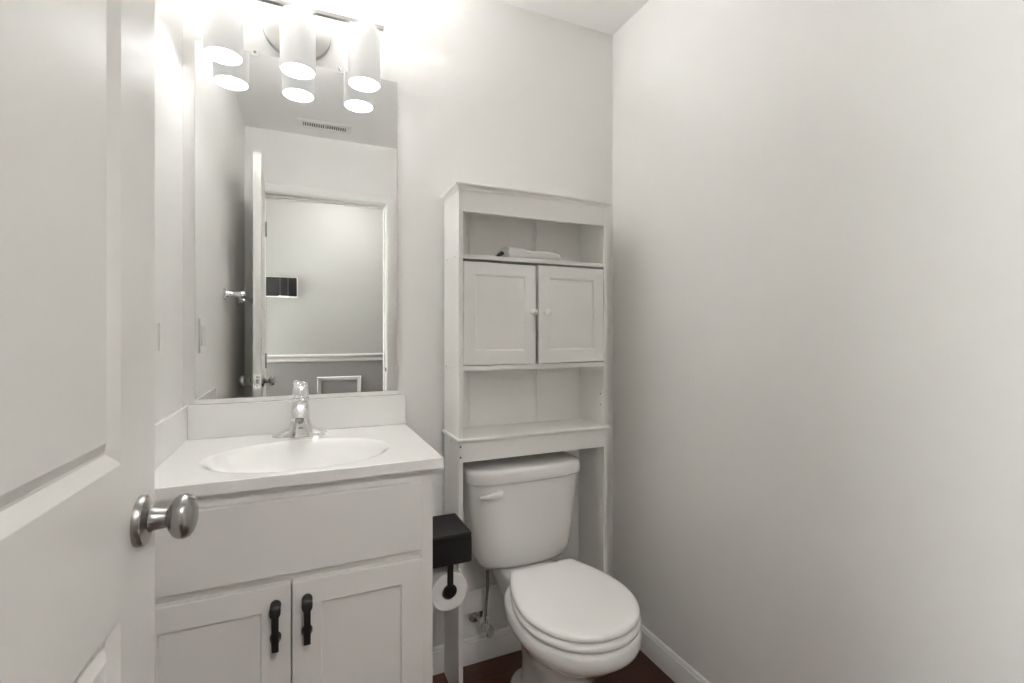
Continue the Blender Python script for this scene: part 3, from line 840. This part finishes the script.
# ================================================================== LEFT WALL: switch plate, towel bar
pl = thing('switch_plate', (XL + 0.0005, 1.36, 1.19), 'white double switch plate on the left wall beside the mirror', 'switch plate')
PYa, PYb, PZa, PZb = 1.303, 1.419, 1.132, 1.249
obj('plate', box(XL + 0.0004, XL + 0.006, PYa, PYb, PZa, PZb), 'plastic', pl, bevel=0.003, segs=3)
sw = obj('rocker_switch', box(XL + 0.006, XL + 0.0095, PYa + 0.0135, PYa + 0.0465, 1.157, 1.224), 'plastic', pl, bevel=0.0015)
obj('rocker_switch', box(XL + 0.006, XL + 0.0095, PYb - 0.0465, PYb - 0.0135, 1.157, 1.224), 'plastic', pl, bevel=0.0015)
tb = thing('towel_bar', (XL + 0.0005, 0.64, 1.372), 'chrome towel bar on the left wall behind the open door', 'towel bar')
TBX = XL + 0.070
for y in (0.865, 0.41):
    bm = bmesh.new()
    add_lathe(bm, (XL + 0.0005, y, 1.372), (1, 0, 0), [(0, 0.026), (0.005, 0.026), (0.008, 0.023), (0.011, 0.0165), (0.020, 0.0130), (0.040, 0.0115), (0.055, 0.0125), (0.060, 0.0150), (0.072, 0.0155), (0.082, 0.0120), (0.084, 0)], 30)
    obj('mount', bm, 'chrome', tb)
obj('bar', lathe((TBX, 0.412, 1.372), (0, 1, 0), [(0, 0.008), (0.451, 0.008)], 18), 'chrome', tb)

# ================================================================== CEILING VENT
ve = thing('ceiling_vent', (0.12, 0.225, ZC), 'white slotted ceiling vent above the doorway seen in the mirror', 'vent')
VA, VB_, VC, VD = -0.031, 0.271, 0.165, 0.288
bm = bmesh.new()
fl = [(0.0, 0.0), (0.0, 0.002), (0.010, 0.007), (0.030, 0.007), (0.032, 0.003)]
rings = [[(x + sx * a, y + sy * a, ZC - 0.0003 - h) for a, h in fl] for (x, y, sx, sy) in ((VA, VC, 1, 1), (VB_, VC, -1, 1), (VB_, VD, -1, -1), (VA, VD, 1, -1), (VA, VC, 1, 1))]
add_loft(bm, rings, cap0=False, cap1=False, closed=False)
add_box(bm, 0.116, 0.124, VC + 0.03, VD - 0.03, ZC - 0.007, ZC - 0.002)
obj('vent_frame', bm, 'greyvent', ve)
obj('duct', box(VA + 0.028, VB_ - 0.028, VC + 0.028, VD - 0.028, ZC - 0.0015, ZC - 0.0003), 'dark', ve)
for g0, g1 in ((VA + 0.034, 0.114), (0.126, VB_ - 0.034)):
    nl = 9
    for i in range(nl):
        x = g0 + (g1 - g0) * (i + 0.5) / nl
        bm = bmesh.new()
        rings = [[(x - 0.0042, y, ZC - 0.0062), (x - 0.0030, y, ZC - 0.0068), (x + 0.0022, y, ZC - 0.0024), (x + 0.0010, y, ZC - 0.0020)] for y in (VC + 0.031, VD - 0.031)]
        add_loft(bm, rings)
        obj('louver', bm, 'greyvent', ve)

# ================================================================== HALL: wall box and added ceiling lamp
hb = thing('wall_box', (-0.17, YHALL, 1.585), 'small black glossy box on the hall wall reflected in the mirror', 'wall box')
W0, W1, Z0, Z1 = -0.30, -0.047, 1.510, 1.668
obj('mounting_plate', box(W0 - 0.006, W1 + 0.006, YHALL + 0.0003, YHALL + 0.006, Z0 - 0.008, Z1 + 0.006), 'plastic', hb, bevel=0.001)
hbx = obj('housing', box(W0, W1, YHALL + 0.006, YHALL + 0.040, Z0, Z1), 'black_gloss', hb, bevel=0.003)
for x in (-0.175, -0.115):
    obj('rib', box(x - 0.006, x + 0.006, YHALL + 0.040, YHALL + 0.0445, Z0 + 0.004, Z1 - 0.004), 'black_metal', hbx, bevel=0.001)
obj('glow_strip', box(-0.19, -0.11, YHALL + 0.014, YHALL + 0.032, Z0 - 0.003, Z0 - 0.0003), 'sconce_glow', hb)
hl = thing('added_hall_light', (0.35, -0.62, ZC), 'added round white dome light on the hall ceiling outside the doorway', 'light fixture')
obj('canopy', lathe((0.35, -0.62, ZC - 0.0003), (0, 0, -1), [(0, 0.150), (0.018, 0.150), (0.022, 0.146), (0.022, 0)], 48), 'brushed', hl)
obj('dome', lathe((0.35, -0.62, ZC - 0.023), (0, 0, -1), [(0, 0.140), (0.015, 0.138), (0.035, 0.125), (0.055, 0.095), (0.068, 0.05), (0.072, 0)], 48), 'added_hall_bulb', hl)  # glowing dome added out of view to fill the room through the doorway
